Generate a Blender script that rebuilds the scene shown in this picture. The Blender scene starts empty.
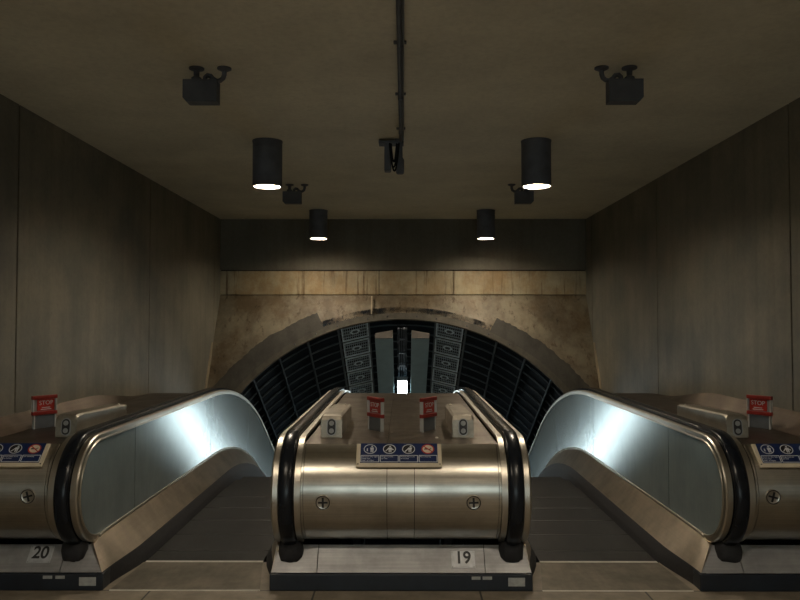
import bpy, math, random
from math import sin, cos, pi, radians, sqrt
from mathutils import Vector, Matrix
random.seed(7)
SC = bpy.context.scene
COL = SC.collection

# ------------------------------------------------------------------ materials
def new_mat(name):
    m = bpy.data.materials.new(name); m.use_nodes = True
    nt = m.node_tree
    return m, nt, nt.nodes['Principled BSDF']

def _noise(nt, scale3, scale=1.0, detail=6, rough=0.55):
    g = nt.nodes.new('ShaderNodeNewGeometry')
    mp = nt.nodes.new('ShaderNodeMapping'); mp.inputs['Scale'].default_value = scale3
    nt.links.new(g.outputs['Position'], mp.inputs['Vector'])
    n = nt.nodes.new('ShaderNodeTexNoise')
    n.inputs['Scale'].default_value = scale; n.inputs['Detail'].default_value = detail
    n.inputs['Roughness'].default_value = rough
    nt.links.new(mp.outputs['Vector'], n.inputs['Vector'])
    return n.outputs['Fac']

def _ramp(nt, fac, p0, c0, p1, c1):
    r = nt.nodes.new('ShaderNodeValToRGB')
    r.color_ramp.elements[0].position = p0; r.color_ramp.elements[0].color = (*c0, 1)
    r.color_ramp.elements[1].position = p1; r.color_ramp.elements[1].color = (*c1, 1)
    nt.links.new(fac, r.inputs['Fac'])
    return r.outputs['Color']

def _mul(nt, a, b, f=1.0):
    m = nt.nodes.new('ShaderNodeMix'); m.data_type = 'RGBA'; m.blend_type = 'MULTIPLY'
    m.inputs[0].default_value = f
    nt.links.new(a, m.inputs[6]); nt.links.new(b, m.inputs[7])
    return m.outputs[2]

def _range(nt, fac, a, b, c, d):
    r = nt.nodes.new('ShaderNodeMapRange')
    for i, v in zip((1, 2, 3, 4), (a, b, c, d)): r.inputs[i].default_value = v
    nt.links.new(fac, r.inputs[0]); return r.outputs[0]

def _bump(nt, b, fac, strength, dist=0.01):
    n = nt.nodes.new('ShaderNodeBump'); n.inputs['Strength'].default_value = strength
    n.inputs['Distance'].default_value = dist
    nt.links.new(fac, n.inputs['Height']); nt.links.new(n.outputs['Normal'], b.inputs['Normal'])

def paint(name, c, rough=0.5, metal=0.0, var=0.15, scale=6.0, spec=0.5):
    m, nt, b = new_mat(name)
    f = _noise(nt, (1, 1, 1), scale)
    k0 = tuple(x * (1 - var) for x in c); k1 = tuple(min(1, x * (1 + var)) for x in c)
    nt.links.new(_ramp(nt, f, 0.3, k0, 0.7, k1), b.inputs['Base Color'])
    b.inputs['Roughness'].default_value = rough; b.inputs['Metallic'].default_value = metal
    b.inputs['Specular IOR Level'].default_value = spec
    return m

def steel(name, c, rough, grain, tang=None, aniso=0.0, var=0.12, stain=0.25, rvar=0.06, bump=0.04, metal=1.0):
    m, nt, b = new_mat(name)
    g = _noise(nt, grain, 1.0, 4)
    s = _noise(nt, (1, 1, 1), 3.5, 8, 0.65)
    c1 = _ramp(nt, g, 0.3, tuple(x * (1 - var) for x in c), 0.7, tuple(min(1, x * (1 + var)) for x in c))
    c2 = _ramp(nt, s, 0.35, (1 - stain,) * 3, 0.6, (1, 1, 1))
    nt.links.new(_mul(nt, c1, c2), b.inputs['Base Color'])
    b.inputs['Metallic'].default_value = metal
    nt.links.new(_range(nt, s, 0.3, 0.7, rough + rvar, rough - rvar), b.inputs['Roughness'])
    if tang:
        v = nt.nodes.new('ShaderNodeCombineXYZ')
        for i in range(3): v.inputs[i].default_value = tang[i]
        nt.links.new(v.outputs[0], b.inputs['Tangent'])
        b.inputs['Anisotropic'].default_value = aniso
    if bump: _bump(nt, b, g, bump, 0.004)
    return m

def concrete(name, c, streak=0.45, blot=0.35, rough=0.75, bump=0.15, warm=None, spec=0.3):
    m, nt, b = new_mat(name)
    n1 = _noise(nt, (1, 1, 1), 1.3, 10, 0.6)
    n2 = _noise(nt, (5, 5, 0.35), 1.6, 8, 0.6)
    n3 = _noise(nt, (1, 1, 1), 30, 4, 0.6)
    base = _ramp(nt, n1, 0.3, tuple(x * (1 - blot) for x in c), 0.7, tuple(x * (1 + blot * .6) for x in (warm or c)))
    st = _ramp(nt, n2, 0.36, (1 - streak, 1 - streak, 1 - streak), 0.55, (1, 1, 1))
    fine = _ramp(nt, n3, 0.25, (0.86,) * 3, 0.6, (1, 1, 1))
    nt.links.new(_mul(nt, _mul(nt, base, st), fine), b.inputs['Base Color'])
    b.inputs['Roughness'].default_value = rough
    b.inputs['Specular IOR Level'].default_value = spec
    _bump(nt, b, n3, bump, 0.01)
    return m

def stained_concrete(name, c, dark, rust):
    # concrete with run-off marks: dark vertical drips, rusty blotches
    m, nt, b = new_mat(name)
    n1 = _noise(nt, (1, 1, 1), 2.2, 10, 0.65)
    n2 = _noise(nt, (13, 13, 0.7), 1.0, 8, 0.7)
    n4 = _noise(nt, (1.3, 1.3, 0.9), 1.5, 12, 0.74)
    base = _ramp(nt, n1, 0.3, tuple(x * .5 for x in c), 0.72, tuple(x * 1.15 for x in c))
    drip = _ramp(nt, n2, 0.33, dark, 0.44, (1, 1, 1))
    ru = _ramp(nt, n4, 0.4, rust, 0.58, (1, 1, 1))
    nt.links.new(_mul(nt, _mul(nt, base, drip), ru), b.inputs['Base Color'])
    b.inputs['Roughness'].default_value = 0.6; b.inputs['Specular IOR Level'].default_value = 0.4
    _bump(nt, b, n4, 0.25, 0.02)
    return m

def emit(name, c, s):
    m, nt, b = new_mat(name)
    b.inputs['Base Color'].default_value = (0.8, 0.8, 0.8, 1)
    b.inputs['Emission Color'].default_value = (*c, 1); b.inputs['Emission Strength'].default_value = s
    return m

def floor_mat(name):
    m, nt, b = new_mat(name)
    g = nt.nodes.new('ShaderNodeNewGeometry')
    mp = nt.nodes.new('ShaderNodeMapping'); mp.inputs['Location'].default_value = (0.515, -4.446 + 8.9, 0)
    nt.links.new(g.outputs['Position'], mp.inputs['Vector'])
    br = nt.nodes.new('ShaderNodeTexBrick'); br.offset = 0.0
    br.inputs['Color1'].default_value = (0.22, 0.185, 0.14, 1); br.inputs['Color2'].default_value = (0.26, 0.22, 0.168, 1)
    br.inputs['Mortar'].default_value = (0.025, 0.022, 0.02, 1)
    br.inputs['Scale'].default_value = 1; br.inputs['Mortar Size'].default_value = 0.006
    br.inputs['Brick Width'].default_value = 0.985; br.inputs['Row Height'].default_value = 0.89
    nt.links.new(mp.outputs['Vector'], br.inputs['Vector'])
    n = _noise(nt, (1, 1, 1), 7, 10, 0.65)
    nt.links.new(_mul(nt, br.outputs['Color'], _ramp(nt, n, 0.3, (0.55,) * 3, 0.65, (1.1,) * 3)), b.inputs['Base Color'])
    b.inputs['Roughness'].default_value = 0.5
    return m

def step_mat(name):
    m, nt, b = new_mat(name)
    g = nt.nodes.new('ShaderNodeNewGeometry')
    w = nt.nodes.new('ShaderNodeTexWave'); w.wave_type = 'BANDS'; w.bands_direction = 'X'
    w.inputs['Scale'].default_value = 18
    nt.links.new(g.outputs['Position'], w.inputs['Vector'])
    n = _noise(nt, (14, 3, 3), 1, 8, 0.6)
    c = _ramp(nt, w.outputs['Fac'], 0.2, (0.020, 0.0197, 0.0193), 0.8, (0.032, 0.031, 0.030))
    nt.links.new(_mul(nt, c, _ramp(nt, n, 0.3, (0.6,) * 3, 0.7, (1.15,) * 3)), b.inputs['Base Color'])
    b.inputs['Roughness'].default_value = 0.5; b.inputs['Metallic'].default_value = 0.4
    return m

M = {}
M['drum'] = steel('brushed_drum_steel', (0.56, 0.53, 0.465), 0.31, (1.5, 140, 140), (1, 0, 0), 0.55, rvar=.03, bump=.015)
M['deck'] = steel('brushed_deck_steel', (0.21, 0.175, 0.14), 0.36, (60, 2, 60), None, 0.0, stain=.35)
M['sidedeck'] = steel('polished_deck_steel', (0.135, 0.105, 0.08), 0.40, (60, 2, 60), None, 0.0, stain=.3, rvar=.03, bump=0)
M['housing'] = steel('housing_steel', (0.38, 0.345, 0.285), 0.45, (40, 4, 40))
M['rim'] = steel('polished_rim_steel', (0.50, 0.465, 0.40), 0.36, (4, 4, 4), None, 0, .04, .1, .01, 0)
M['panel'] = steel('balustrade_steel', (0.33, 0.40, 0.41), 0.26, (30, 30, 3), (0, 0, 1), 0.85, var=.05, stain=.15, rvar=.0, bump=0, metal=.55)
M['skirt'] = steel('skirting_steel', (0.50, 0.43, 0.34), 0.34, (60, 2, 60), var=.05, stain=.3, bump=0, rvar=.03)
M['plinth'] = steel('plinth_steel', (0.36, 0.36, 0.365), 0.45, (2, 60, 60), stain=.35, metal=.5)
M['landing'] = steel('landing_steel', (0.21, 0.185, 0.145), 0.5, (30, 6, 10), stain=.4, metal=.7)
M['bright'] = steel('worn_bright_steel', (0.80, 0.77, 0.70), 0.35, (4, 4, 4), metal=.4)
M['rubber'] = paint('black_rubber', (0.007, 0.009, 0.013), 0.25, 0, .3, 9, 0.28)
M['boot'] = paint('black_brush', (0.012, 0.012, 0.014), 0.8, 0, .3, 40)
M['kick'] = paint('black_kick', (0.008, 0.012, 0.019), 0.45, 0, .3, 12)
M['gap'] = paint('dark_gap', (0.01, 0.01, 0.01), 0.8)
M['blackmetal'] = paint('black_metal', (0.085, 0.095, 0.115), 0.65, 0, .2, 10)
M['lampinside'] = paint('lamp_inner', (0.5, 0.42, 0.34), 0.4)
M['blue'] = paint('sign_blue', (0.007, 0.020, 0.085), 0.35, 0, .1, 8)
M['cream'] = paint('sign_cream', (0.62, 0.54, 0.40), 0.45, 0, .12, 12)
M['white'] = paint('sign_white', (0.62, 0.64, 0.66), 0.5, 0, .08, 12)
M['red'] = paint('red_enamel', (0.22, 0.018, 0.013), 0.4, 0, .15, 12)
M['redpanel'] = paint('red_panel', (0.40, 0.028, 0.018), 0.35, 0, .1, 12)
M['cheek'] = paint('pale_grey_cheek', (0.42, 0.43, 0.42), 0.45, 0, .1, 12)
M['ink'] = paint('black_ink', (0.012, 0.012, 0.014), 0.5)
M['grey'] = paint('grey_paint', (0.30, 0.31, 0.31), 0.45, 0, .15, 10)
M['darkgrey'] = paint('dark_grey_paint', (0.10, 0.11, 0.12), 0.45, 0, .15, 10)
M['plate'] = steel('plate_steel', (0.50, 0.515, 0.54), 0.42, (40, 40, 4), stain=.2, metal=.35)
M['label'] = paint('label_grey', (0.34, 0.35, 0.34), 0.5, 0, .2, 30)
M['tile'] = floor_mat('stone_floor')
M['step'] = step_mat('grooved_step')
M['ceiling'] = concrete('painted_ceiling', (0.71, 0.695, 0.58), 0.0, 0.16, 0.7, 0.05)
M['wall'] = concrete('concrete_wall', (0.19, 0.192, 0.168), 0.16, 0.40, 0.55, 0.12, (0.205, 0.185, 0.14), 0.5)
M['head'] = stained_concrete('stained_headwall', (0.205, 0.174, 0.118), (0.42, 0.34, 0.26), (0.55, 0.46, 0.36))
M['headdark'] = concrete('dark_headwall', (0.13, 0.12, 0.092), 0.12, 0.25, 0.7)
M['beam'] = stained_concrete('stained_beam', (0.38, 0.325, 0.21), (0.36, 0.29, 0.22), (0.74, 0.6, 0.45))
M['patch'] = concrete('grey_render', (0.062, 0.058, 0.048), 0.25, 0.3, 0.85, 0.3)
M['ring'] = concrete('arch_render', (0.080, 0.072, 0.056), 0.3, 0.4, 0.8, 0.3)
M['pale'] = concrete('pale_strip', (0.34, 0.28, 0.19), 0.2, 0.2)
M['iron'] = paint('navy_iron', (0.006, 0.010, 0.016), 0.7, 0, .3, 6, .15)
M['rib'] = paint('navy_iron_lit_edge', (0.055, 0.075, 0.09), 0.5, 0, .3, 6)  # paler than the lining: light on the flange edges put into the colour
M['lattice'] = paint('grille_grey', (0.66, 0.78, 0.86), 0.5, 0, .2, 14)
M['bars'] = paint('grille_bars', (0.36, 0.44, 0.50), 0.5, 0, .2, 14)
M['soffit'] = paint('teal_grey_panel', (0.23, 0.34, 0.38), 0.5, 0, .1, 5)
M['soffitend'] = paint('brown_end', (0.065, 0.056, 0.046), 0.6, 0, .2, 8)
M['lamp'] = emit('lamp_warm', (1.0, 0.86, 0.67), 240.0)
M['tube'] = emit('tube_cool', (0.82, 0.97, 1.0), 19.0)

# ------------------------------------------------------------------ mesh builder
class MB:
    def __init__(self): self.v = []; self.f = []
    def add(self, vs, fs):
        o = len(self.v); self.v += [tuple(p) for p in vs]
        self.f += [tuple(i + o for i in f) for f in fs]; return self
    def grid(self, rows, close_u=False, close_v=False):
        n, m = len(rows), len(rows[0]); vs = [p for r in rows for p in r]; fs = []
        for i in range(n if close_u else n - 1):
            for j in range(m if close_v else m - 1):
                i2, j2 = (i + 1) % n, (j + 1) % m
                fs.append((i * m + j, i2 * m + j, i2 * m + j2, i * m + j2))
        return self.add(vs, fs)
    def sweep(self, rows, caps=True):      # rows of closed cross-sections
        self.grid(rows, False, True)
        if caps:
            m = len(rows[0]); o = len(self.v) - len(rows) * m
            self.f.append(tuple(o + j for j in range(m)))
            self.f.append(tuple(o + (len(rows) - 1) * m + j for j in reversed(range(m))))
        return self
    def box(self, c, s, mat=None, bevel=0.0):
        x, y, z = (k / 2 for k in s); b = min(bevel, x * .9, y * .9, z * .9)
        if b <= 0:
            vs = [(sx * x, sy * y, sz * z) for sx in (-1, 1) for sy in (-1, 1) for sz in (-1, 1)]
            fs = [(0, 1, 3, 2), (4, 6, 7, 5), (0, 4, 5, 1), (2, 3, 7, 6), (0, 2, 6, 4), (1, 5, 7, 3)]
        else:
            import bmesh
            bm = bmesh.new(); bmesh.ops.create_cube(bm, size=1)
            for v in bm.verts: v.co = Vector((v.co.x * 2 * x, v.co.y * 2 * y, v.co.z * 2 * z))
            bmesh.ops.bevel(bm, geom=bm.edges[:], offset=b, segments=2, affect='EDGES', profile=.5)
            bm.verts.index_update()
            vs = [v.co.copy() for v in bm.verts]; fs = [tuple(v.index for v in f.verts) for f in bm.faces]; bm.free()
        if mat is not None: vs = [mat @ Vector(p) for p in vs]
        return self.add([Vector(p) + Vector(c) for p in vs], fs)
    def tube(self, pts, r, n=10):
        pts = [Vector(p) for p in pts]; rows = []; up = None
        for i, p in enumerate(pts):
            t = (pts[min(i + 1, len(pts) - 1)] - pts[max(i - 1, 0)]).normalized()
            if up is None:
                up = Vector((0, 0, 1)) if abs(t.z) < .9 else Vector((1, 0, 0))
            a = t.cross(up).normalized(); up = a.cross(t).normalized()
            rows.append([p + r * (cos(2 * pi * k / n) * a + sin(2 * pi * k / n) * up) for k in range(n)])
        return self.sweep(rows)
    def lathe(self, prof, n=28, c=(0, 0, 0), axis='z'):   # prof: (r, z) list; closed where r == 0
        rows = []
        for r, z in prof:
            row = []
            for k in range(n):
                a = 2 * pi * k / n
                p = (r * cos(a), r * sin(a), z)
                if axis == 'x': p = (z, r * cos(a), r * sin(a))
                row.append(Vector(p) + Vector(c))
            rows.append(row)
        return self.grid(rows, False, True)
    def prism(self, poly, z0, z1):         # 2-D outline in local xy
        n = len(poly)
        vs = [(x, y, z0) for x, y in poly] + [(x, y, z1) for x, y in poly]
        fs = [tuple(reversed(range(n))), tuple(range(n, 2 * n))] + [(i, (i + 1) % n, n + (i + 1) % n, n + i) for i in range(n)]
        return self.add(vs, fs)
    def build(self, name, mat, parent=None, smooth=False, local=False):
        me = bpy.data.meshes.new(name)
        vs = self.v
        if parent is not None and not local:
            off = parent.matrix_basis.inverted() if not parent.parent else (parent.parent.matrix_basis @ parent.matrix_basis).inverted()
            vs = [tuple(off @ Vector(p)) for p in vs]
        me.from_pydata(vs, [], self.f); me.validate(); me.update()
        import bmesh
        bm = bmesh.new(); bm.from_mesh(me); bmesh.ops.remove_doubles(bm, verts=bm.verts, dist=1e-6)
        bmesh.ops.recalc_face_normals(bm, faces=bm.faces); bm.to_mesh(me); bm.free()
        me.materials.append(M[mat])
        o = bpy.data.objects.new(name, me); COL.objects.link(o)
        if smooth:
            for p in me.polygons: p.use_smooth = True
            me.set_sharp_from_angle(angle=radians(35))
        if parent is not None: o.parent = parent
        return o

def thing(name, label, cat, loc=(0, 0, 0), group=None, rot=None):
    o = bpy.data.objects.new(name, None); COL.objects.link(o); o.location = loc
    if rot: o.rotation_euler = rot
    o.empty_display_size = .1
    o.matrix_basis = Matrix.Translation(Vector(loc)) @ (o.rotation_euler.to_matrix().to_4x4())
    return tag(o, label, cat, group)
def tag(o, label, cat, group=None):
    o['label'] = label; o['category'] = cat; o['kind'] = 'thing'
    if group: o['group'] = group
    return o
def struct(o):
    o['kind'] = 'structure'; return o
def copy_tree(o, loc, label):
    c = o.copy(); COL.objects.link(c); c.location = loc; c['label'] = label
    for ch in list(o.children):
        d = ch.copy(); COL.objects.link(d); d.parent = c
        for g in list(ch.children):
            e = g.copy(); COL.objects.link(e); e.parent = d
    return c

def text_mb(s, size, cx, cy, z, th=0.0006, align='CENTER', bold=0.0):
    cu = bpy.data.curves.new('lettering', 'FONT'); cu.body = s; cu.size = size
    cu.align_x = align; cu.align_y = 'CENTER'; cu.extrude = th; cu.offset = bold
    o = bpy.data.objects.new('lettering', cu); COL.objects.link(o)
    dg = bpy.context.evaluated_depsgraph_get()
    me = bpy.data.meshes.new_from_object(o.evaluated_get(dg))
    mb = MB(); mb.add([(v.co.x + cx, v.co.y + cy, v.co.z + z + th) for v in me.vertices], [tuple(p.vertices) for p in me.polygons])
    bpy.data.objects.remove(o); bpy.data.curves.remove(cu); bpy.data.meshes.remove(me)
    return mb

# ------------------------------------------------------------------ escalator path
EYE = 1.6
YT, RF = 7.45, 4.7
A30 = radians(30)
def P(u, h):
    """point (y, z) at height h over the step line, u along it"""
    if u <= YT: return (u, h)
    f = (u - YT) / RF
    if f <= A30: return (YT + (RF + h) * sin(f), -RF + (RF + h) * cos(f))
    e = u - YT - RF * A30
    return (YT + (RF + h) * sin(A30) + e * cos(A30), -RF + (RF + h) * cos(A30) - e * sin(A30))
UEND = 15.0
NY, NH = 4.66, 0.57          # newel centre
def us(u0, u1=UEND):
    s = [u0] + [k for k in (5.0, 5.3, 6.0, 6.8) if u0 < k < u1]
    s += [YT + RF * A30 * k / 40 for k in range(41) if u0 < YT + RF * A30 * k / 40 < u1]
    s += [k for k in (10.8, 11.8, 13) if u0 < k < u1] + [u1]
    return sorted(set(s))
def railpath(rho, a_end, u1=UEND, n=40):
    """rows (y,z) along incline, flat top, round the newel down to angle a_end, at radius rho"""
    pts = [P(u, NH + rho) for u in reversed(us(NY, u1))]
    for k in range(1, n + 1):
        a = radians(90 + (a_end - 90) * k / n)
        pts.append((NY - rho * cos(a), NH + rho * sin(a)))
    return pts
def sweep_rail(mb, section, a_end, u1=UEND):
    cols = [railpath(rho, a_end, u1) for x, rho in section]
    rows = [[(section[j][0], cols[j][i][0], cols[j][i][1]) for j in range(len(section))] for i in range(len(cols[0]))]
    return mb.sweep(rows)

W = 2.65
AX = Vector((0, 9.18, -0.63)); DV = Vector((0, cos(A30), -sin(A30))); NV = Vector((0, sin(A30), cos(A30))); XV = Vector((1, 0, 0))
RT = 2.64
def deck_limit(y, z):
    q = Vector((0, y, z)) - AX
    if q.dot(DV) < -0.12: return W + .02
    hgt = q.dot(NV)
    return sqrt(max(.2, RT * RT - hgt * hgt)) - 0.06

H_DECK = 0.867
def PS(u, h):
    y, z = P(u + .38, h); return (y - .38, z)
def smooth01(t): t = max(0, min(1, t)); return t * t * (3 - 2 * t)
R_DRUM = 0.33
def drum_pt(x, a, r): return (x, NY - r * cos(a), .585 + r * sin(a))
A_BOT = radians(-68); A_TOP = radians(58.5); NHD = .585
Y_CREASE = NY - R_DRUM * cos(A_TOP); H_CREASE = NHD + R_DRUM * sin(A_TOP)
def drum_plate(x0, x1, th=0.012):
    mb = MB(); rows = []; n = 34
    for k in range(n + 1):
        a = A_BOT + (A_TOP - A_BOT) * k / n
        rows.append([(x, NY - r * cos(a), NHD + r * sin(a)) for x, r in ((x0, R_DRUM - th), (x0, R_DRUM), (x1, R_DRUM), (x1, R_DRUM - th))])
    return mb.sweep(rows)

def deck_piece(xa, xb, u0=None, u1=UEND, h=H_DECK):
    """xa, xb may be callables of (y, z)"""
    y0 = Y_CREASE + 0.0015
    mb = MB(); rows = []
    for u in sorted(set(us(u0 or y0, u1) + ([4.56, 4.64, 4.72, 4.8] if not u0 else []))):
        hh = h - (H_DECK - H_CREASE) * (1 - smooth01((u - Y_CREASE) / .32))
        y, z = P(u, hh); y2, z2 = P(u, hh - .012)
        a = xa(y, z) if callable(xa) else xa; b = xb(y, z) if callable(xb) else xb
        rows.append([(a, y2, z2), (a, y, z), (b, y, z), (b, y2, z2)])
    return mb.sweep(rows)

def half_balustrade(root, s, xp, xh, base_b, base_t, bx, sx):
    """one balustrade face: s = direction (+1/-1) in which its escalator lies; all x signed"""
    # handrail: C-section rubber
    w, t = 0.043, 0.040
    sec = []
    for k in range(13):
        a = pi * k / 12
        sec.append((xh + w * cos(a) * (1 if abs(cos(a)) > .99 else 1.0), 0.322 + 0.012 + (t - 0.012) * sin(a) ** .55))
    sec += [(xh - w, 0.322), (xh - w * .6, 0.318), (xh + w * .6, 0.318), (xh + w, 0.322)]
    hr = MB(); sweep_rail(hr, sec, -62); hr = hr.build('handrail', 'rubber', root, True)
    # steel guide strips either side of the handrail and the rim round the panel
    rim = MB()
    xo = xp; xi = xh + s * (w + 0.006)
    sec = [(xi, 0.312), (xi, R_DRUM), (xo - s * .006, R_DRUM + .002), (xo + s * .002, R_DRUM - .004), (xo + s * .004, 0.318), (xo + s * .004, 0.300), (xo + s * .009, 0.296), (xo + s * .009, 0.289), (xo + s * .002, 0.286), (xo - s * .012, 0.290)]
    sweep_rail(rim, sec, -89).build('panel_rim', 'rim', root, True)
    g = MB(); x2 = xh - s * (w + 0.006); x3 = x2 - s * 0.035
    sweep_rail(g, [(x3, 0.31), (x3, R_DRUM - .001), (x2, R_DRUM - .001), (x2, 0.31)], -68).build('guide_strip', 'rim', root, True)
    tr = MB(); sweep_rail(tr, [(x2, 0.295), (x2, 0.316), (xi, 0.316), (xi, 0.295)], -66).build('handrail_track', 'gap', root, True)
    # steel infill panels with seams
    seams = [None, 5.27, 7.34, 8.98, 10.9, UEND]
    rho = 0.290
    for i in range(len(seams) - 1):
        a, b = seams[i], seams[i + 1]
        tops, bots = [], []
        if a is None:
            for k in range(0, 21):
                an = radians(90 * k / 20)
                tops.append((NY - rho * cos(an), NH + rho * sin(an))); bots.append((NY - rho * cos(an), NH - rho * sin(an)))
            a0 = NY + .05
        else: a0 = a + 0.006
        for u in us(a0, b - 0.006):
            tops.append(P(u, NH + rho)); bots.append(P(u, NH - rho))
        th = s * 0.004
        rows = []
        for (ty, tz), (by, bz) in zip(tops, bots):
            m_ = ((ty + by) / 2, (tz + bz) / 2)
            rows.append([(xp - th, by, bz), (xp, by, bz), (xp, *m_), (xp, ty, tz), (xp - th, ty, tz)])
        mb = MB(); mb.sweep(rows); mb.build('balustrade_panel', 'panel', root)
    bk = MB(); rows = []
    for u in us(4.5):
        t_, b_ = P(u, NH + .29 if u > 4.8 else NH + .2), P(u, NH - .29 if u > 4.8 else NH - .2)
        rows.append([(xp - s * .016, *b_), (xp - s * .016, *t_), (xp - s * .03, *t_), (xp - s * .03, *b_)])
    bk.sweep(rows).build('panel_backing', 'gap', root)
    # sloped skirting below the panel, bead along its top, black brush strip at its foot
    sk, be, br = [], [], []
    ul = [4.45, 4.5, 4.56, 4.64, 4.72, 4.8, 4.9] + us(5.0)
    for u in ul:
        k = smooth01((u - 4.45) / 0.6)
        lead = 0.105 * (1 - smooth01((u - 4.45) / 0.35))
        tb = base_t + (xp - base_t) * k; bb = base_b + (bx - base_b) * k; ss = base_b + (sx - base_b) * k
        tp = P(u + lead, 0.24 + .030 * smooth01((u + lead - 4.555) / .12)); bp = P(u, 0.105); fp = P(u, 0.0); lo = P(u, -0.28 if u > 5 else 0.0)
        lip = P(u, 0.098)
        sk.append([(tb - s * .02, *tp), (tb, *tp), (bb, *bp), (bb - s * .02, *lip)])
        be.append([(tb + s * (.010 * cos(q)) , tp[0], tp[1] + .004 + .010 * sin(q)) for q in [2 * pi * j / 8 for j in range(8)]])
        br.append([(bb - s * .03, *bp), (bb + s * .004, *bp), (bb + (ss - bb) * .55 + s * .006, *P(u, .06)), (ss, *P(u, .03)), (ss, *lo), (bb - s * .03, *lo)])
    MB().sweep(sk).build('skirting', 'skirt', root, True)
    MB().sweep(be[2:]).build('skirting_bead', 'rim', root, True)
    MB().sweep(br).build('brush_strip', 'boot', root, True)
    # worn brush boot where the handrail runs into the plinth
    bo = MB(); rows = []
    rnd = random.Random(int(abs(xp) * 100) + (3 if s > 0 else 0))
    for i in range(9):
        th = pi * (i + .02) / 8.04
        row = []
        for j in range(18):
            ph = 2 * pi * j / 18
            sg = lambda v, p: math.copysign(abs(v) ** p, v)
            k = 1 + rnd.uniform(-.06, .06)
            row.append((xh - s * .004 + .076 * k * sg(sin(th), .6) * sg(cos(ph), .7), 4.545 + .080 * k * sg(sin(th), .6) * sg(sin(ph), .7), .215 + .070 * k * sg(cos(th), .7)))
        rows.append(row)
    bo.grid(rows, False, True).build('handrail_boot', 'boot', root, True)

def quad_on(mb, c, ex, ey, en, w, h, t):
    """thin box: centre c, axes ex, ey, normal en"""
    R = Matrix((ex, ey, en)).transposed()
    return mb.box(c, (w, h, t), R)

BAT_A = math.atan2(0.24 - 0.105, 4.555 - 4.45)        # slope of plinth face
BEX, BEY = Vector((1, 0, 0)), Vector((0, cos(BAT_A), sin(BAT_A)))
BEN = Vector((0, -sin(BAT_A), cos(BAT_A)))
def bat(x, z): return Vector((x, 4.45 + (z - .105) / 0.135 * 0.105, z))

def plinth(root, xs_bot, xs_top, seams, kick0, kick1):
    """front plinth plates between given x's, and the black kick plate"""
    xb0, xb1 = xs_bot; xt0, xt1 = xs_top
    cuts = [None] + seams + [None]
    for i in range(len(cuts) - 1):
        g = .0025
        l_b = xb0 if cuts[i] is None else cuts[i] + g; l_t = xt0 if cuts[i] is None else cuts[i] + g
        r_b = xb1 if cuts[i + 1] is None else cuts[i + 1] - g; r_t = xt1 if cuts[i + 1] is None else cuts[i + 1] - g
        n = BEN * .012
        q = [Vector((l_b, 4.45, .105)), Vector((r_b, 4.45, .105)), Vector((r_t, 4.555, .24)), Vector((l_t, 4.555, .24))]
        MB().add(q + [p - n for p in q], [(0, 1, 2, 3), (7, 6, 5, 4), (0, 4, 5, 1), (1, 5, 6, 2), (2, 6, 7, 3), (3, 7, 4, 0)]).build('plinth_plate', 'plinth', root)
    MB().add([(xt0, 4.568, .233), (xt1, 4.568, .233), (xb1, 4.466, .1), (xb0, 4.466, .1)], [(0, 1, 2, 3)]).build('plinth_backing', 'gap', root)
    MB().box(((kick0 + kick1) / 2, 4.50, .050), (kick1 - kick0, .12, .100), None, .006).build('kick_plate', 'kick', root)

def fixing(root, x, ang, deg=-6.0):
    a = radians(deg)
    c = Vector(drum_pt(x, a, R_DRUM)); n = Vector((0, -cos(a), sin(a))); up = Vector((0, sin(a), cos(a)))
    R = Matrix((XV, up, n)).transposed().to_4x4(); T = Matrix.Translation(c) @ R
    def tf(mb): mb.v = [tuple(T @ Vector(p)) for p in mb.v]; return mb
    d = tf(MB().lathe([(0.0, .002), (.026, .002), (.034, .003), (.040, .006), (.044, .006), (.046, -.002)], 24)).build('drum_fixing', 'rim', root, True)
    ca, sa = cos(ang), sin(ang)
    k = MB()
    for (w, h) in ((.056, .011), (.012, .06)):
        pts = [(-w / 2, -h / 2), (w / 2, -h / 2), (w / 2, h / 2), (-w / 2, h / 2)]
        k.prism([(x_ * ca - y_ * sa, x_ * sa + y_ * ca) for x_, y_ in pts], .0025, .0045)
    k.lathe([(.036, .0035), (.0385, .0075), (.0415, .0075), (.043, .0035)], 24)
    tf(k).build('keyhole', 'ink', d)

def kick_labels(root, xs):
    for x, w, h, z in xs:
        mb = MB().box((x, 4.4385, z), (w, .003, h), None).build('kick_label', 'label', root)

def number_plate(root, x, z, txt):
    en = BEN if BEN.y < 0 else -BEN
    c = bat(x, z) + en * .003
    R = Matrix((BEX, BEY, BEX.cross(BEY))).transposed().to_4x4(); T = Matrix.Translation(c) @ R
    mb = MB().box((0, 0, 0), (.144, .104, .005), None, .0015); mb.v = [tuple(T @ Vector(p)) for p in mb.v]
    pl = mb.build('number_plate', 'plate', root); pl['label'] = 'steel number plate reading ' + txt
    t = text_mb(txt, .098, 0, .007, .0026, .0006, 'CENTER', .0022); t.v = [tuple(T @ Vector((p[0], p[1] * 1.06, p[2]))) for p in t.v]
    t.build('numeral', 'ink', pl)
    for sx in (-1, 1):
        for sy in (-1, 1):
            q = MB().lathe([(0, .0045), (.003, .004), (.0042, .0025)], 8, (sx * .064, sy * .045, 0))
            q.v = [tuple(T @ Vector(p)) for p in q.v]; q.build('plate_screw', 'grey', pl)
    sc = MB()
    for i in range(9): sc.add(*(lambda b: (b.v, b.f))(MB().box((-.028 + i * .007, -.043, .0028), (.004, .004, .0006))))
    sc.v = [tuple(T @ Vector(p)) for p in sc.v]; sc.build('stamped_line', 'grey', pl)

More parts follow.
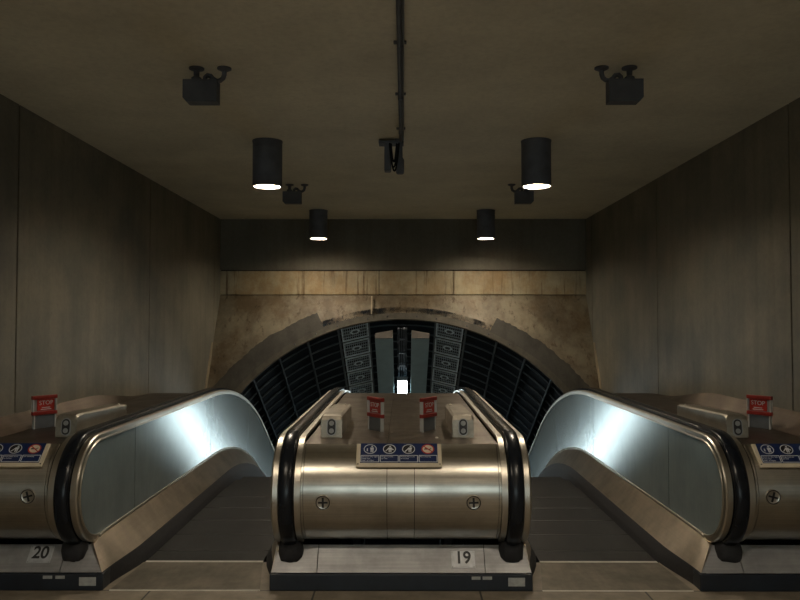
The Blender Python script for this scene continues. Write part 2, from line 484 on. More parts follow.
# ------------------------------------------------------------------ centre unit
cu = thing('escalator_newel', 'wide centre stainless steel escalator newel with plate 19, between the two escalators', 'escalator newel', (0, 4.66, 0))
for s in (-1, 1):
    half_balustrade(cu, s, s * .76, s * .676, s * .78, s * .762, s * .87, s * .91)
xi = .676 - .043 - .006 - .035
cuts = [-xi + .002, -.575, -.083, .079, .575, xi - .002]
for a, b in zip(cuts[:-1], cuts[1:]):
    drum_plate(a + .0018, b - .0018).build('drum_cladding', 'drum', cu, True)
MB().lathe([(.0, -.60), (.27, -.60), (.27, .60), (0, .60)], 48, (0, NY - .035, NHD - .005), 'x').build('drum_core', 'gap', cu, True)
for a, b in ((-xi + .002, -.083), (-.083, xi - .002)):
    deck_piece(a + .0012, b - .0012).build('deck_plate', 'deck', cu)
deck_piece(-xi, xi, 4.7, UEND, H_DECK - .014).build('deck_backing', 'gap', cu)
plinth(cu, (-.78, .78), (-.762, .762), [-.505, .505], -.787, .787)
fixing(cu, -.457, 0.0); fixing(cu, .425, 0.05)
number_plate(cu, .375, .168, '19')
kick_labels(cu, [(.448, .052, .018, .078), (.515, .056, .018, .078), (.69, .1, .05, .055)])

# ------------------------------------------------------------------ side units
def side_unit(s, label, plate):
    root = thing('escalator_newel', label, 'escalator newel', (s * 2.2, 4.66, 0))
    half_balustrade(root, -s, s * 1.90, s * 1.988, s * 1.795, s * 1.890, s * 1.76, s * 1.72)
    x0 = 1.988 + .043 + .006 + .035
    for a, b in ((x0 + .002, 2.088), (2.088, W - .004)):
        lo, hi = sorted((s * a, s * b))
        drum_plate(lo + .0018, hi - .0018).build('drum_cladding', 'drum', root, True)
    MB().lathe([(.0, s * 2.04), (.27, s * 2.04), (.27, s * (W - .006)), (0, s * (W - .006))], 48, (0, NY - .035, NHD - .005), 'x').build('drum_core', 'gap', root, True)
    lim = lambda y, z: s * max(x0 + .05, deck_limit(y, z))
    deck_piece(s * (x0 + .002), lim).build('deck_plate', 'sidedeck', root)
    rows = []
    for i in range(25):
        u = 4.52 + 3.1 * i / 24; f = 1 - smooth01((u - 6.2) / 1.35)
        y, z = P(u, H_DECK)
        rows.append([(s * 2.565, y, z - .006), (s * 2.60, y, z + .028 * f), (s * (W + .015), y, z + .001 + .135 * f), (s * (W + .015), y, z - .006)])
    MB().sweep(rows).build('wall_fillet', 'sidedeck', root, True)
    bt = sorted((s * 1.795, s * (W - .004))); tt = sorted((s * 1.890, s * (W - .004)))
    sm = s * 2.05
    plinth(root, bt, tt, [sm], *sorted((s * 1.785, s * (W - .004))))
    fixing(root, 2.17 if s > 0 else -2.185, s * -.25, 0.0)
    if plate:
        number_plate(root, -2.195, .190, plate)
        kick_labels(root, [(-2.115, .055, .018, .08), (-2.04, .055, .018, .08), (-1.875, .1, .05, .055)])
    return root
side_unit(-1, 'stainless steel escalator newel with plate 20 against the left concrete wall', '20')
side_unit(1, 'stainless steel escalator newel against the right concrete wall', None)

# ------------------------------------------------------------------ moving steps
def steps(xc, label):
    root = thing('escalator_steps', label, 'escalator steps', (xc, 4.98, 0))
    pitch = .4; w = .775
    for k in range(22):
        u1 = 5.23 + pitch * k; u0 = max(4.99, u1 - pitch)
        y0, z0 = PS(u0, 0); y1, z1 = PS(u1, 0); zm = PS(u1 - .2, 0)[1] - .004
        mb = MB(); n = 3
        zl = PS(u1 + .2, 0)[1] - .02
        rows = []
        prof = [(y0 + .006, zm - .03), (y0 + .006, zm - .005), (y0 + .012, zm), (y1 - .006, zm), (y1 - .001, zm - .005), (y1 - .001, zl), (y1 - .03, zl - .0), (y1 - .03, zm - .03)]
        rows = [[(x, y, z) for y, z in prof] for x in (xc - w / 2 + (-.012 if xc > 0 else 0), xc + w / 2 + (.012 if xc < 0 else 0))]
        mb.sweep(rows); st = mb.build('step', 'step', root)
    return root
steps(-1.33, 'dark grooved descending steps between the left newel and the centre newel')
steps(1.33, 'dark grooved descending steps between the centre newel and the right newel')
def landing(xc, label):
    root = thing('landing_plate', label, 'landing plate', (xc, 4.45, 0))
    x0, x1 = sorted((xc - .43, xc + .43))
    inner = -1 if xc > 0 else 1          # side of the centre newel
    e0, e1 = (.845, 1.745) if xc > 0 else (-1.745, -.845)
    f0, f1 = (.925, 1.71) if xc > 0 else (-1.71, -.925)
    MB().prism([(e0, 4.45), (e1, 4.45), (f1, 4.955), (f0, 4.955)], -.02, .004).build('floor_plate', 'landing', root)
    MB().prism([(f0, 4.957), (f1, 4.957), (f1, 4.985), (f0, 4.985)], -.02, .005).build('comb', 'bright', root)
    MB().prism([(e0, 4.438), (e1, 4.438), (e1, 4.449), (e0, 4.449)], -.01, .004).build('edge_strip', 'bright', root)
landing(-1.33, 'worn brown metal landing plate in front of the left escalator steps')
landing(1.33, 'worn brown metal landing plate in front of the right escalator steps')

# ------------------------------------------------------------------ signs
def disc(cx, cy, r, n=28, sy=1.0): return [(cx + r * cos(2 * pi * k / n), cy + r * sy * sin(2 * pi * k / n)) for k in range(n)]
def ring(mb, cx, cy, r0, r1, z, n=32):
    mb.grid([[(cx + r * cos(2 * pi * k / n), cy + r * sin(2 * pi * k / n), zz) for k in range(n)] for r, zz in ((r0, z), (r0, z + .0008), (r1, z + .0008), (r1, z))], True, True)
def make_sign(x, label):
    a = radians(43.5)
    c = Vector(drum_pt(x, a, R_DRUM + .0025))
    root = thing('safety_sign', label, 'sign', c, 'blue safety signs on the newel drums', (pi / 2 - a, 0, 0))
    def B(mb, n, m, p=root):
        dy = 0 if n in ('sign_board', 'board_screw') else -.013
        mb.v = [(x_, y_ * .86 + dy, z_) for x_, y_, z_ in mb.v]; return mb.build(n, m, p, False, True)
    B(MB().box((0, -.013, .006), (.507, .187, .012), None, .002), 'sign_board', 'cream')
    fb = B(MB().box((0, .018, .0125), (.46, .158, .002)), 'blue_panel', 'blue')
    sc = MB()
    for sx in (-1, 1): sc.prism(disc(sx * .242, -.085, .0045, 10), .012, .0135)
    B(sc, 'board_screw', 'ink')
    Z = .0136
    us_ = [-.1725, -.0575, .0575, .1725]
    wh = MB()
    for i, u in enumerate(us_):
        wd, hh, cy = .106, .052, -.028
        for (dx, dy, w, h) in ((0, hh / 2, wd, .004), (0, -hh / 2, wd, .004), (-wd / 2, 0, .004, hh), (wd / 2, 0, .004, hh)):
            wh.box((u + dx, cy + dy, Z + .0004), (w, h, .0008))
    B(wh, 'caption_frame', 'white')
    rings = MB(); fig = MB()
    cy = .050
    for u in us_[:3]: ring(rings, u, cy, .034, .0385, Z)
    B(rings, 'pictogram_ring', 'white')
    for u in us_[1:3]: B(MB().prism(disc(u, cy, .0335), Z - .0002, Z + .0002), 'pictogram_ground', 'ink')
    def pers(u, v, k=1.0, lean=0.0):
        # the figure list is rebuilt for each pictogram
        fig.prism(disc(u + lean * .02, v + .021 * k, .0058 * k, 12), Z, Z + .0009)
        fig.prism([(u - .010 * k, v - .003), (u - .011 * k + lean * .012, v + .012 * k), (u + .011 * k + lean * .012, v + .012 * k), (u + .010 * k, v - .003)], Z, Z + .0009)
        fig.prism([(u - .008 * k, v - .026 * k), (u - .009 * k, v - .002), (u - .001 * k, v - .002), (u - .002 * k, v - .026 * k)], Z, Z + .0009)
        fig.prism([(u + .002 * k, v - .026 * k), (u + .001 * k, v - .002), (u + .009 * k, v - .002), (u + .008 * k, v - .026 * k)], Z, Z + .0009)
    pers(us_[0] + .011, cy); fig.box((us_[0] - .017, cy - .006, Z + .0004), (.006, .022, .0008))
    B(fig, 'pictogram_figure', 'white'); fig = MB()
    pers(us_[1] + .004, cy)                                   # carrying a dog
    fig.prism([(us_[1] - .026, cy - .018), (us_[1] - .020, cy - .018), (us_[1] + .0, cy + .006), (us_[1] - .004, cy + .012)], Z, Z + .0009)
    fig.prism([(us_[1] + .006, cy + .010), (us_[1] + .026, cy - .002), (us_[1] + .024, cy - .010), (us_[1] + .006, cy + .0)], Z, Z + .0009)
    B(fig, 'pictogram_figure', 'white'); fig = MB()
    pers(us_[2] + .008, cy, 1.0, .2)                          # with a folded pushchair
    fig.prism([(us_[2] - .025, cy - .020), (us_[2] - .018, cy - .022), (us_[2] + .004, cy + .006), (us_[2] + .0, cy + .012)], Z, Z + .0009)
    B(fig, 'pictogram_figure', 'white')
    u = us_[3]
    ns = B(MB().prism(disc(u, cy, .0335), Z - .0002, Z + .0004), 'no_smoking_ground', 'cream')
    cg = MB(); cg.box((u - .003, cy - .001, Z + .0007), (.038, .0065, .0006)); cg.box((u + .018, cy + .006, Z + .0007), (.004, .008, .0006)); cg.box((u - .012, cy + .006, Z + .0007), (.016, .0035, .0006), Matrix.Rotation(.5, 3, 'Z'))
    B(cg, 'cigarette', 'ink', ns)
    rr = MB(); ring(rr, u, cy, .0315, .039, Z); rr.box((u, cy, Z + .0011), (.064, .0065, .0006), Matrix.Rotation(-.72, 3, 'Z'))
    B(rr, 'prohibition_ring', 'redpanel', ns)
    lines = [['Stand on the right', 'Keep feet', 'clear of edges'], ['Dogs must be', 'carried'], ['Pushchairs must', 'be folded'], ['No smoking']]
    for u, ls in zip(us_, lines):
        tm = MB()
        for j, l in enumerate(ls):
            t = text_mb(l, .0128, u - .048, -.0125 - .0145 * j, Z, .0003, 'LEFT'); tm.add(t.v, t.f)
        B(tm, 'caption', 'white')
    return root
sg = make_sign(-.012, 'blue safety sign with four round pictograms on the centre newel')
copy_tree(sg, (-2.372, sg.location.y, sg.location.z), 'blue safety sign with pictograms on the left newel, cut by the frame edge')
copy_tree(sg, (2.362, sg.location.y, sg.location.z), 'blue safety sign with pictograms on the right newel, cut by the frame edge')

# ------------------------------------------------------------------ emergency stops
def make_stop(x, y, facing, label):
    root = thing('emergency_stop', label, 'emergency stop', (x, y, H_DECK), 'red emergency stop boxes on the decks', (0, 0, radians(54) * facing))
    B = lambda mb, n, m, p=root: mb.build(n, m, p, False, True)
    # local: faces -Y
    w, h, d, b = .172, .135, .028, .092
    MBp = MB().box((0, .004, b / 2), (w * .86, .02, b), None, .003); B(MBp, 'pedestal', 'darkgrey')
    for sx in (-1, 1): B(MB().box((sx * w * .43, .003, b / 2), (.008, .026, b)), 'pedestal_edge', 'cheek')
    z0 = b
    for zz in (.013, h - .013): B(MB().box((0, 0, z0 + zz), (w + .006, d, .026), None, .004), 'hood_rail', 'red')
    for sx in (-1, 1): B(MB().box((sx * (w / 2 - .004), 0, z0 + h / 2), (.008, d - .003, h - .04), None, .002), 'side_cheek', 'cheek')
    B(MB().box((0, .010, z0 + h / 2), (w - .02, .006, h - .04)), 'back_plate', 'grey')
    pn = B(MB().box((facing * .012, .0065, z0 + h / 2), (w * .72, .010, h * .58), None, .002), 'stop_panel', 'redpanel')
    T = Matrix.Translation((facing * .012, .0012, z0 + h / 2)) @ Matrix.Rotation(pi / 2, 4, 'X')
    t = text_mb('STOP', .042, 0, .014, 0); t.v = [tuple(T @ Vector(p)) for p in t.v]; B(t, 'stop_lettering', 'white', pn)
    l = MB(); l.box((0, -.018, .0006), (.06, .005, .0008)); l.box((0, -.03, .0006), (.075, .005, .0008)); l.v = [tuple(T @ Vector(p)) for p in l.v]; B(l, 'small_print', 'white', pn)
    return root
make_stop(-.175, 5.03, -1, 'red emergency stop box on the centre deck, left one of the pair')
make_stop(.185, 5.03, 1, 'red emergency stop box on the centre deck, right one of the pair')
make_stop(-2.50, 5.16, 1, 'red emergency stop box on the left newel deck by the wall')
make_stop(2.50, 5.16, -1, 'red emergency stop box on the right newel deck by the wall')

# ------------------------------------------------------------------ steel key switch housings
def make_housing(x, side, label):
    root = thing('key_switch_housing', label, 'switch housing', (x, 4.735, H_DECK), 'steel switch housings on the decks')
    w, hf, L = .136, .142, .86
    prof = [(-.0, 0), (.012, hf * .78), (.022, hf * .95), (.045, hf), (.1, hf + .002), (L - .02, .120), (L, .112), (L, 0)]
    rows = [[(sx * (w / 2 - dx), y, z if i not in (2, 3, 4, 5) else z - dz) for i, (y, z) in enumerate(prof)] for sx, dx, dz in ((-1, 0, .012), (-1, .012, 0), (1, .012, 0), (1, 0, .012))]
    b = MB(); b.sweep(rows).build('housing_body', 'housing', root, False, True)
    T = Matrix.Translation((0, .0065, hf * .46)) @ Matrix.Rotation(radians(82), 4, 'X')
    def cap(w_, h_, n=10):
        r = w_ / 2; c = h_ / 2 - r
        return [(r * cos(pi * k / n), c + r * sin(pi * k / n)) for k in range(n + 1)] + [(-r * cos(pi * k / n), -c - r * sin(pi * k / n)) for k in range(n + 1)]
    e = MB().prism(cap(.062, .112), -.004, .004); e.v = [tuple(T @ Vector(p)) for p in e.v]; e.build('escutcheon', 'grey', root, False, True)
    p = MB().prism(cap(.050, .100), .004, .0055); p.v = [tuple(T @ Vector(q)) for q in p.v]; pl = p.build('switch_plate', 'ink', root, False, True)
    k = MB()
    for cy in (-.024, .024):
        k.prism(disc(0, cy, .016, 16), .0055, .009); k.box((0, cy, .0105), (.026, .006, .004), Matrix.Rotation(.6 if cy > 0 else -.5, 3, 'Z'))
    k.v = [tuple(T @ Vector(q)) for q in k.v]; k.build('key_switch', 'grey', root, False, True)
    s = MB().lathe([(0, .011), (.006, .009), (.011, 0)], 10, (side * .03, L - .06, .118)); s.build('cover_screw', 'bright', root, True, True)
    return root
make_housing(-.447, 1, 'long steel switch housing on the centre deck, left of the stop boxes')
make_housing(.398, -1, 'long steel switch housing on the centre deck, right of the stop boxes')
make_housing(-2.155, 1, 'long steel switch housing on the left newel deck beside the handrail')
make_housing(2.155, -1, 'long steel switch housing on the right newel deck beside the handrail')
b = MB().lathe([(0, .008), (.007, .006), (.011, 0)], 12, (.228, 4.72, H_DECK)).build('deck_stud', 'bright', None, True)
tag(b, 'small bright stud on the centre deck below the right stop box', 'stud')

# ------------------------------------------------------------------ room shell
CEIL = 3.115
JO = [-16.0, -13.5, -10.85, -8.2, -5.55, -2.9, -.25, 2.4, 5.05, 7.7, 10.35, 10.75]
for s, nm in ((-1, 'wall_left'), (1, 'wall_right')):
    mb = MB(); g = .010
    for a, b in zip(JO[:-1], JO[1:]):
        ya, yb = a + (g if a > -16 else 0), b - (g if b < 10.7 else 0)
        mb.box((s * (W + .04 + (.025 if s > 0 else 0)), (ya + yb) / 2, CEIL / 2 - .25), (.08, yb - ya, CEIL + .5))
    w = struct(mb.build(nm, 'wall'))
    mb = MB().box((s * (W + .06 + (.025 if s > 0 else 0)), -2.63, CEIL / 2 - .25), (.06, 26.7, CEIL + .5)); struct(mb.build('trim_1' if s < 0 else 'trim_2', 'gap'))
    # pale strip down the foot of the wall beside the tilted end wall
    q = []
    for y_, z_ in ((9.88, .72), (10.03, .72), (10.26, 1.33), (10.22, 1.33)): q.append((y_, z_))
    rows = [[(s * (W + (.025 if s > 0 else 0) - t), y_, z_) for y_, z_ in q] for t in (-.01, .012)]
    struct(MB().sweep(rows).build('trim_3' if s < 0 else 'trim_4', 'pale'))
struct(MB().box((0, -2.6, CEIL + .05), (2 * W + .3, 26.9, .1)).build('ceiling', 'ceiling'))
struct(MB().box((0, -6.53, -.05), (2 * W + .2, 23.0, .1)).build('floor', 'tile'))
# unseen dark boxes added round the escalators to stop world light leaking in
for nm, c, d in (('wall_light_block_left', (-W - .2, 12.3, -3.5), (.1, 15.6, 13.6)), ('wall_light_block_right', (W + .2, 12.3, -3.5), (.1, 15.6, 13.6)),
                 ('floor_light_block', (0, 12.3, -10.3), (6, 15.6, .1)), ('wall_light_block_front', (0, 4.9, -5.2), (5.6, .1, 10.2)),
                 ('wall_light_block_end', (0, 20.1, -3.5), (6, .1, 13.6)), ('ceiling_light_block', (0, 15.5, 3.25), (6, 9.3, .1))):
    struct(MB().box(c, d).build(nm, 'gap'))
# upper end wall, beam course, tilted wall round the tunnel mouth
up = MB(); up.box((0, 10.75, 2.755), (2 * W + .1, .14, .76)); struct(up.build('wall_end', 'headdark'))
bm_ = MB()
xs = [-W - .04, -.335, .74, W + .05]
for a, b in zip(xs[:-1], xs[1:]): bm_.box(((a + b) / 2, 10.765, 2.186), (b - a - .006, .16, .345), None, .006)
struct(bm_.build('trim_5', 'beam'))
struct(MB().box((0, 10.80, 2.19), (2 * W + .1, .14, .38)).build('trim_6', 'gap'))
def HP(x, s, d=0.0): return AX + XV * x + NV * s + DV * d
hw = MB(); rows = []
N = 96; stop = 3.044
WH = W + .05
xsamp = [-WH + 2 * WH * k / N for k in range(N + 1)]
for x in xsamp:
    lo = sqrt(max(0.0, RT * RT - x * x)) if abs(x) < RT else 0.0
    lo = max(lo, .3)
    rows.append([HP(x, lo, .03), HP(x, lo)] + [HP(x, lo + (stop - lo) * k / 8) for k in range(1, 9)] + [HP(x, stop, .12)])
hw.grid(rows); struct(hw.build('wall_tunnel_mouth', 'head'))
def arc_band(r0, r1, a0, a1, th, n=60, rag=0.0, seed=1):
    rnd = random.Random(seed); mb = MB(); rows = []; j = 0
    for k in range(n + 1):
        a = radians(a0 + (a1 - a0) * k / n); j = .6 * j + rnd.uniform(-rag, rag)
        rr = r1 + j
        if rr * abs(sin(a)) > W - .005: rr = (W - .005) / abs(sin(a))
        row = []
        for r, d in ((r0, 0.0), (r0, -th), (rr, -th), (rr + .004, 0.02)):
            row.append(HP(r * sin(a), r * cos(a), d))
        rows.append(row)
    return mb.sweep(rows)
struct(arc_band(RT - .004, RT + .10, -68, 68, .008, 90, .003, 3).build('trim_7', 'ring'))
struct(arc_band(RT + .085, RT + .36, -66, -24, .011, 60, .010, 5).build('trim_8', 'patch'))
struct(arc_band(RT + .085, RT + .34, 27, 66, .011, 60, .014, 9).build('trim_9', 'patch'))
for dg in (-34, -27, -20, -10.5, -4.5, 4.5, 10.5, 20, 27, 34):
    a = radians(dg); p = HP((RT + .045) * sin(a), (RT + .045) * cos(a), -.012)
    b = MB().box(p, (.022, .012, .022), Matrix.Rotation(-A30, 3, 'X'), .003).build('anchor_bolt', 'ink')
    struct(b)
# pale mortar seam above the arch
struct(MB().box((-.44, 10.545, 1.855), (.018, .02, .30), Matrix.Rotation(-A30, 3, 'X')).build('trim_10', 'pale'))

# ------------------------------------------------------------------ tunnel lining
def TP(ang, r, t): return AX + DV * t + r * (sin(ang) * XV + cos(ang) * NV)
TL = 11.0
sk = MB(); rows = []
for k in range(81):
    a = radians(-178 + 356 * k / 80)
    rows.append([TP(a, RT + .06, .0), TP(a, RT + .06, TL), TP(a, RT + .2, TL), TP(a, RT + .2, 0.0)])
sk.sweep(rows); lin = struct(sk.build('wall_tunnel', 'iron', None, True))
rb = MB()
for d in range(-90, 91, 10):
    if d == 0: continue
    a = radians(d + (.4 if d > 0 else -.4) * (1 if abs(d) == 10 else 0)); w = .011 / RT
    rb.sweep([[TP(a - w, RT + .1, t), TP(a - w, RT + .004, t), TP(a + w, RT + .004, t), TP(a + w, RT + .1, t)] for t in (0.02, TL)])
for i in range(int(TL / .5)):
    for (t, w, dep) in ((.5 * i + .5,   .009, .022), (.5 * i + .25, .006, .02)):
        rows = []
        for k in range(61):
            a = radians(-98 + 196 * k / 60); r0 = RT + .07; r1 = RT + .06 - dep
            rows.append([TP(a, r0, t - w), TP(a, r1, t - w), TP(a, r1, t + w), TP(a, r0, t + w)])
        rb.sweep(rows)
r_ = rb.build('lining_rib', 'rib', lin)
cap = MB(); cap.add([TP(radians(-180 + 360 * k / 48), RT + .15, TL) for k in range(48)], [tuple(range(48))]); struct(cap.build('wall_tunnel_end', 'iron'))

# grilles on the lining
def make_grille(sgn, label, grp):
    ang = radians(14.9) * sgn; t0 = .255
    Cn = TP(ang, RT + .03, t0); rad = sin(ang) * XV + cos(ang) * NV; tau = cos(ang) * XV - sin(ang) * NV
    T = Matrix((tau, DV, -rad)).transposed().to_4x4(); T.translation = Cn
    root = thing('ventilation_grille', label, 'grille', Cn, grp)
    def B(mb, n, m, p=root): mb.v = [tuple(T @ Vector(q)) for q in mb.v]; return mb.build(n, m, p)
    w, h = .395, .44
    B(MB().box((0, 0, -.012), (w, h, .006)), 'backing', 'iron')
    f = MB(); t = .018
    for sx in (-1, 1): f.box((sx * (w - t) / 2, 0, 0), (t, h, .02)); f.box((0, sx * (h - t) / 2, 0), (w, t, .02))
    B(f, 'frame', 'lattice')
    l = MB()
    for k in range(1, 13): l.box((-w / 2 + w * k / 13, 0, -.004), (.008, h - .03, .008))
    for k in range(1, 5): l.box((0, -h / 2 + h * k / 5, -.003), (w - .03, .012, .008))
    B(l, 'lattice', 'bars')
    d = MB().prism([(-.075, 0), (-.04, .062), (.04, .062), (.075, 0), (.04, -.062), (-.04, -.062)], 0, .006); B(d, 'centre_plate', 'lattice')
    d2 = MB().prism([(-.045, 0), (-.025, .035), (.025, .035), (.045, 0), (.025, -.035), (-.025, -.035)], .006, .009); B(d2, 'centre_boss', 'rib')
    return root
ords = ['nearest the arch edge', 'second down from the arch edge', 'third down from the arch edge', 'fourth down from the arch edge', 'lowest, just above the centre deck']
for sgn, nm in ((-1, 'left'), (1, 'right')):
    g0 = None; grp = 'grilles on the %s of the tunnel crown' % nm
    for i in range(5):
        lb = 'grey perforated grille in the %s tunnel column, %s' % (nm, ords[i])
        if g0 is None: g0 = make_grille(sgn, lb, grp); base = Vector(g0.location)
        else: copy_tree(g0, base + DV * .505 * i, lb)

# plain soffit panels either side of the crown gap
def crown_pt(x, dn, t): return AX + XV * x + NV * (RT - dn) + DV * t
for s, nm in ((-1, 'left'), (1, 'right')):
    root = thing('soffit_panel', 'plain teal grey sloping panel under the tunnel crown, %s of the bright strip light' % nm, 'panel', crown_pt(s * .236, .27, .05), 'plain panels under the tunnel crown')
    sec = [(.133, .155), (.385, .205), (.385, .285), (.133, .285)]
    rows = [[crown_pt(s * x, dn, t) for x, dn in sec] for t in (.06, 8.0)]
    MB().sweep(rows).build('panel_body', 'soffit', root)
    rows = [[crown_pt(s * x, dn, t) for x, dn in sec] for t in (.045, .058)]
    MB().sweep(rows).build('end_cap', 'soffitend', root)
    hg = MB()
    for t in (.5, 1.5, 2.5, 3.5): hg.sweep([[crown_pt(s * .23 + dx, dn, t + dt) for dx, dt in ((-.01, -.01), (.01, -.01), (.01, .01), (-.01, .01))] for dn in (-.08, .2)])
    hg.build('hanger', 'rib', root)
# services in the gap and the strip light
root = thing('cable_tray', 'dark tray of pipes and cable clips in the gap under the tunnel crown', 'cable tray', crown_pt(0, .1, .1))
ct = MB()
MB().sweep([[crown_pt(x, dn, t) for x, dn in ((-.075, .05), (.075, .05), (.075, .065), (-.075, .065))] for t in (.08, 6.0)]).build('tray', 'iron', root)
for x, r in ((-.05, .016), (-.01, .011), (.03, .02), (.062, .009)):
    MB().tube([crown_pt(x, .095, .1), crown_pt(x, .095, 6.0)], r, 8).build('pipe', 'blackmetal', root, True)
for i in range(3):
    t = .35 + .42 * i
    c_ = MB(); 
    for x in (-.062, .062): c_.sweep([[crown_pt(x + dx, dn, t + dt) for dx, dt in ((-.012, -.03), (.012, -.03), (.012, .03), (-.012, .03))] for dn in (.05, .19)])
    c_.sweep([[crown_pt(x, dn, t + dt) for dn, dt in ((.13, -.02), (.13, .02), (.15, .02), (.15, -.02))] for x in (-.075, .075)])
    c_.build('clip', 'rib' if i % 2 else 'blackmetal', root)
root = thing('strip_light', 'bright white strip light between the sloping tunnel crown panels', 'strip light', crown_pt(0, .26, 1.4))
MB().sweep([[crown_pt(x, dn, t) for x, dn in ((-.08, .17), (.08, .17), (.08, .235), (-.08, .235))] for t in (1.53, 7.5)]).build('light_body', 'grey', root)
MB().sweep([[crown_pt(x, dn, t) for x, dn in ((-.072, .236), (.072, .236), (.07, .275), (-.07, .275))] for t in (1.55, 7.48)]).build('diffuser', 'tube', root)

# ------------------------------------------------------------------ ceiling downlights
def make_lamp(x, y, label):
    root = thing('ceiling_downlight', label, 'downlight', (x, y, CEIL), 'black cylinder downlights')
    r, L = .122, .383
    B = lambda mb, n, m, sm=True: mb.build(n, m, root, sm, True)
    B(MB().lathe([(0, 0), (r + .003, 0), (r + .003, -.010), (r, -.012), (r, -.06), (r - .003, -.062), (r - .003, -.066), (r, -.068), (r, -L + .004), (r - .004, -L), (r - .012, -L), (r - .012, -L + .06), (0, -L + .06)], 40), 'lamp_body', 'blackmetal')
    B(MB().lathe([(r - .0125, -L + .002), (r - .018, -L + .03), (r - .03, -L + .05)], 40), 'reflector', 'lampinside')
    B(MB().lathe([(0, -L + .038), (.05, -L + .038), (.098, -L + .040), (.098, -L + .045), (0, -L + .045)], 32), 'lamp_glass', 'lamp')
    return root
l0 = make_lamp(-1.117, 6.08, 'larger lit black cylinder downlight on the ceiling, left one nearest the viewer')
copy_tree(l0, (1.12, 6.08, CEIL), 'larger lit black cylinder downlight on the ceiling, right one nearest the viewer')
copy_tree(l0, (-1.126, 9.85, CEIL), 'smaller lit black cylinder downlight beside the end wall, left one')
copy_tree(l0, (1.126, 9.85, CEIL), 'smaller lit black cylinder downlight beside the end wall, right one')
for y, rn in ((2.26, 'first'), (-1.46, 'second'), (-5.2, 'third'), (-8.9, 'fourth')):
    for x, n in ((-1.1, 'left'), (1.1, 'right')):
        copy_tree(l0, (x, y, CEIL), 'black cylinder downlight overhead out of the frame, %s row, %s' % (n, rn))

# ------------------------------------------------------------------ loudspeaker boxes
def make_box(x, y, s, label):
    root = thing('ceiling_loudspeaker', label, 'loudspeaker', (x, y, CEIL), 'black boxes hung from the ceiling')
    B = lambda mb, n, m, sm=False: mb.build(n, m, root, sm, True)
    w, d, zt, zb = .2, .085, -.080, -.212
    ch = .03
    out = [(-w / 2 * s, zt), (w / 2 * s, zt), (w / 2 * s, zb), (-w / 2 * s + ch * s * .7, zb), (-w / 2 * s, zb + ch * .8)]
    B(MB().sweep([[(px, yy, pz) for px, pz in out] for yy in (-d / 2, d / 2)]), 'speaker_case', 'blackmetal')
    o2 = [(-w / 2 * .9 * s, zt - .012), (w / 2 * .9 * s, zt - .012), (w / 2 * .9 * s, zb + .012), (-w / 2 * .7 * s, zb + .012), (-w / 2 * .9 * s, zb + .035)]
    B(MB().sweep([[(px, yy, pz) for px, pz in o2] for yy in (-d / 2 - .004, -d / 2)]), 'speaker_grille', 'blackmetal')
    B(MB().lathe([(0, 0), (.045, 0), (.045, -.008), (.018, -.016), (.016, -.05), (.03, -.06), (.03, zt), (0, zt)], 18, (-.03 * s, 0, 0)), 'mounting_stem', 'blackmetal', True)
    B(MB().lathe([(0, 0), (.042, 0), (.042, -.008), (.02, -.02), (0, -.02)], 18, (.135 * s, 0, 0)), 'conduit_flange', 'blackmetal', True)
    pts = [(.135, -.01), (.135, -.04), (.128, -.062), (.11, -.076), (.09, -.078), (.07, -.066), (.055, -.048), (.035, -.044), (.022, -.056), (.018, -.075), (.018, zt - .003)]
    B(MB().tube([(px * s, 0, pz) for px, pz in pts], .014, 10), 'conduit_bend', 'blackmetal', True)
    return root
bl = make_box(-1.185, 4.32, 1, 'larger black box loudspeaker hung from the ceiling on the left, nearest the viewer')
br_ = make_box(1.325, 4.32, -1, 'larger black box loudspeaker hung from the ceiling on the right, nearest the viewer')
copy_tree(bl, (-1.20, 8.0, CEIL), 'smaller far black box loudspeaker on the ceiling, behind the left downlight')
copy_tree(br_, (1.335, 8.0, CEIL), 'smaller far black box loudspeaker on the ceiling, behind the right downlight')

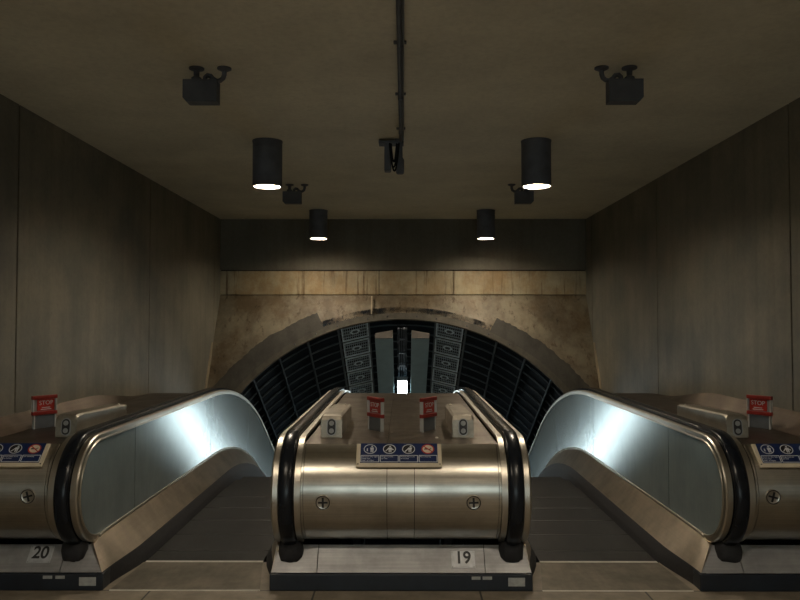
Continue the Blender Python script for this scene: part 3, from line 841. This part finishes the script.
# ------------------------------------------------------------------ conduit and junction bracket
root = thing('ceiling_conduit', 'thin dark conduit pipe clipped along the middle of the ceiling', 'conduit', (0, 5.85, CEIL))
MB().tube([(-.015, -3.9, CEIL - .03), (-.006, 5.95, CEIL - .03)], .0125, 10).build('pipe', 'blackmetal', root, True)
MB().tube([(.011, -3.9, CEIL - .022), (.012, 5.95, CEIL - .022)], .007, 8).build('cable', 'darkgrey', root, True)
for y in (2.1, 3.02, 3.91, 4.8, 5.66):
    c_ = MB().box((-.004, y, CEIL - .006), (.07, .03, .012), None, .002); c_.box((-.004, y, CEIL - .03), (.034, .026, .036), None, .004)
    c_.build('pipe_clip', 'blackmetal', root)
root = thing('junction_bracket', 'black bracket with two housings and looped cables at the end of the ceiling conduit', 'bracket', (-.08, 6.02, CEIL))
MB().box((-.085, 6.04, CEIL - .03), (.205, .12, .022), None, .004).box((-.02, 6.04, CEIL - .011), (.07, .1, .022), None, .003).build('mount_plate', 'blackmetal', root)
MB().box((-.113, 6.02, CEIL - .155), (.056, .09, .23), None, .01).build('left_housing', 'blackmetal', root)
MB().lathe([(0, -.29), (.028, -.288), (.034, -.275), (.034, -.17), (.022, -.15), (.02, -.04), (0, -.04)], 18, (-.012, 6.02, CEIL)).build('right_housing', 'blackmetal', root, True)
for k, (x0, x1, dz) in enumerate(((-.10, -.03, .19), (-.085, -.04, .15), (-.095, -.02, .23))):
    pts = []
    for i in range(17):
        q = i / 16; pts.append((x0 + (x1 - x0) * q, 5.98 - .02 * k, CEIL - .05 - dz * (sin(pi * q) ** .8)))
    MB().tube(pts, .007, 8).build('cable_loop', 'rubber', root, True)

# ------------------------------------------------------------------ world, camera, view
wd = bpy.data.worlds.new('World'); SC.world = wd; wd.use_nodes = True
wd.node_tree.nodes['Background'].inputs[0].default_value = (0.86, 1.0, 1.0, 1)
wd.node_tree.nodes['Background'].inputs[1].default_value = 3.4
cam = bpy.data.cameras.new('camera'); co = bpy.data.objects.new('camera', cam); COL.objects.link(co)
co.location = (.012, 0, EYE)
cam.sensor_width = 36.0; cam.lens = 36.0 * 735 / 800; cam.clip_start = .05
co.rotation_euler = (pi / 2 + math.atan(23 / 735), 0, math.atan(3 / 735))
SC.camera = co
vs = SC.view_settings
vs.view_transform = 'Standard'; vs.look = 'None'; vs.gamma = 1.0; vs.use_curve_mapping = False
vs.exposure = 0.12
SC.cycles.max_bounces = 10; SC.cycles.diffuse_bounces = 6; SC.cycles.glossy_bounces = 6
SC.cycles.sample_clamp_indirect = 8.0
SC.cycles.use_denoising = True
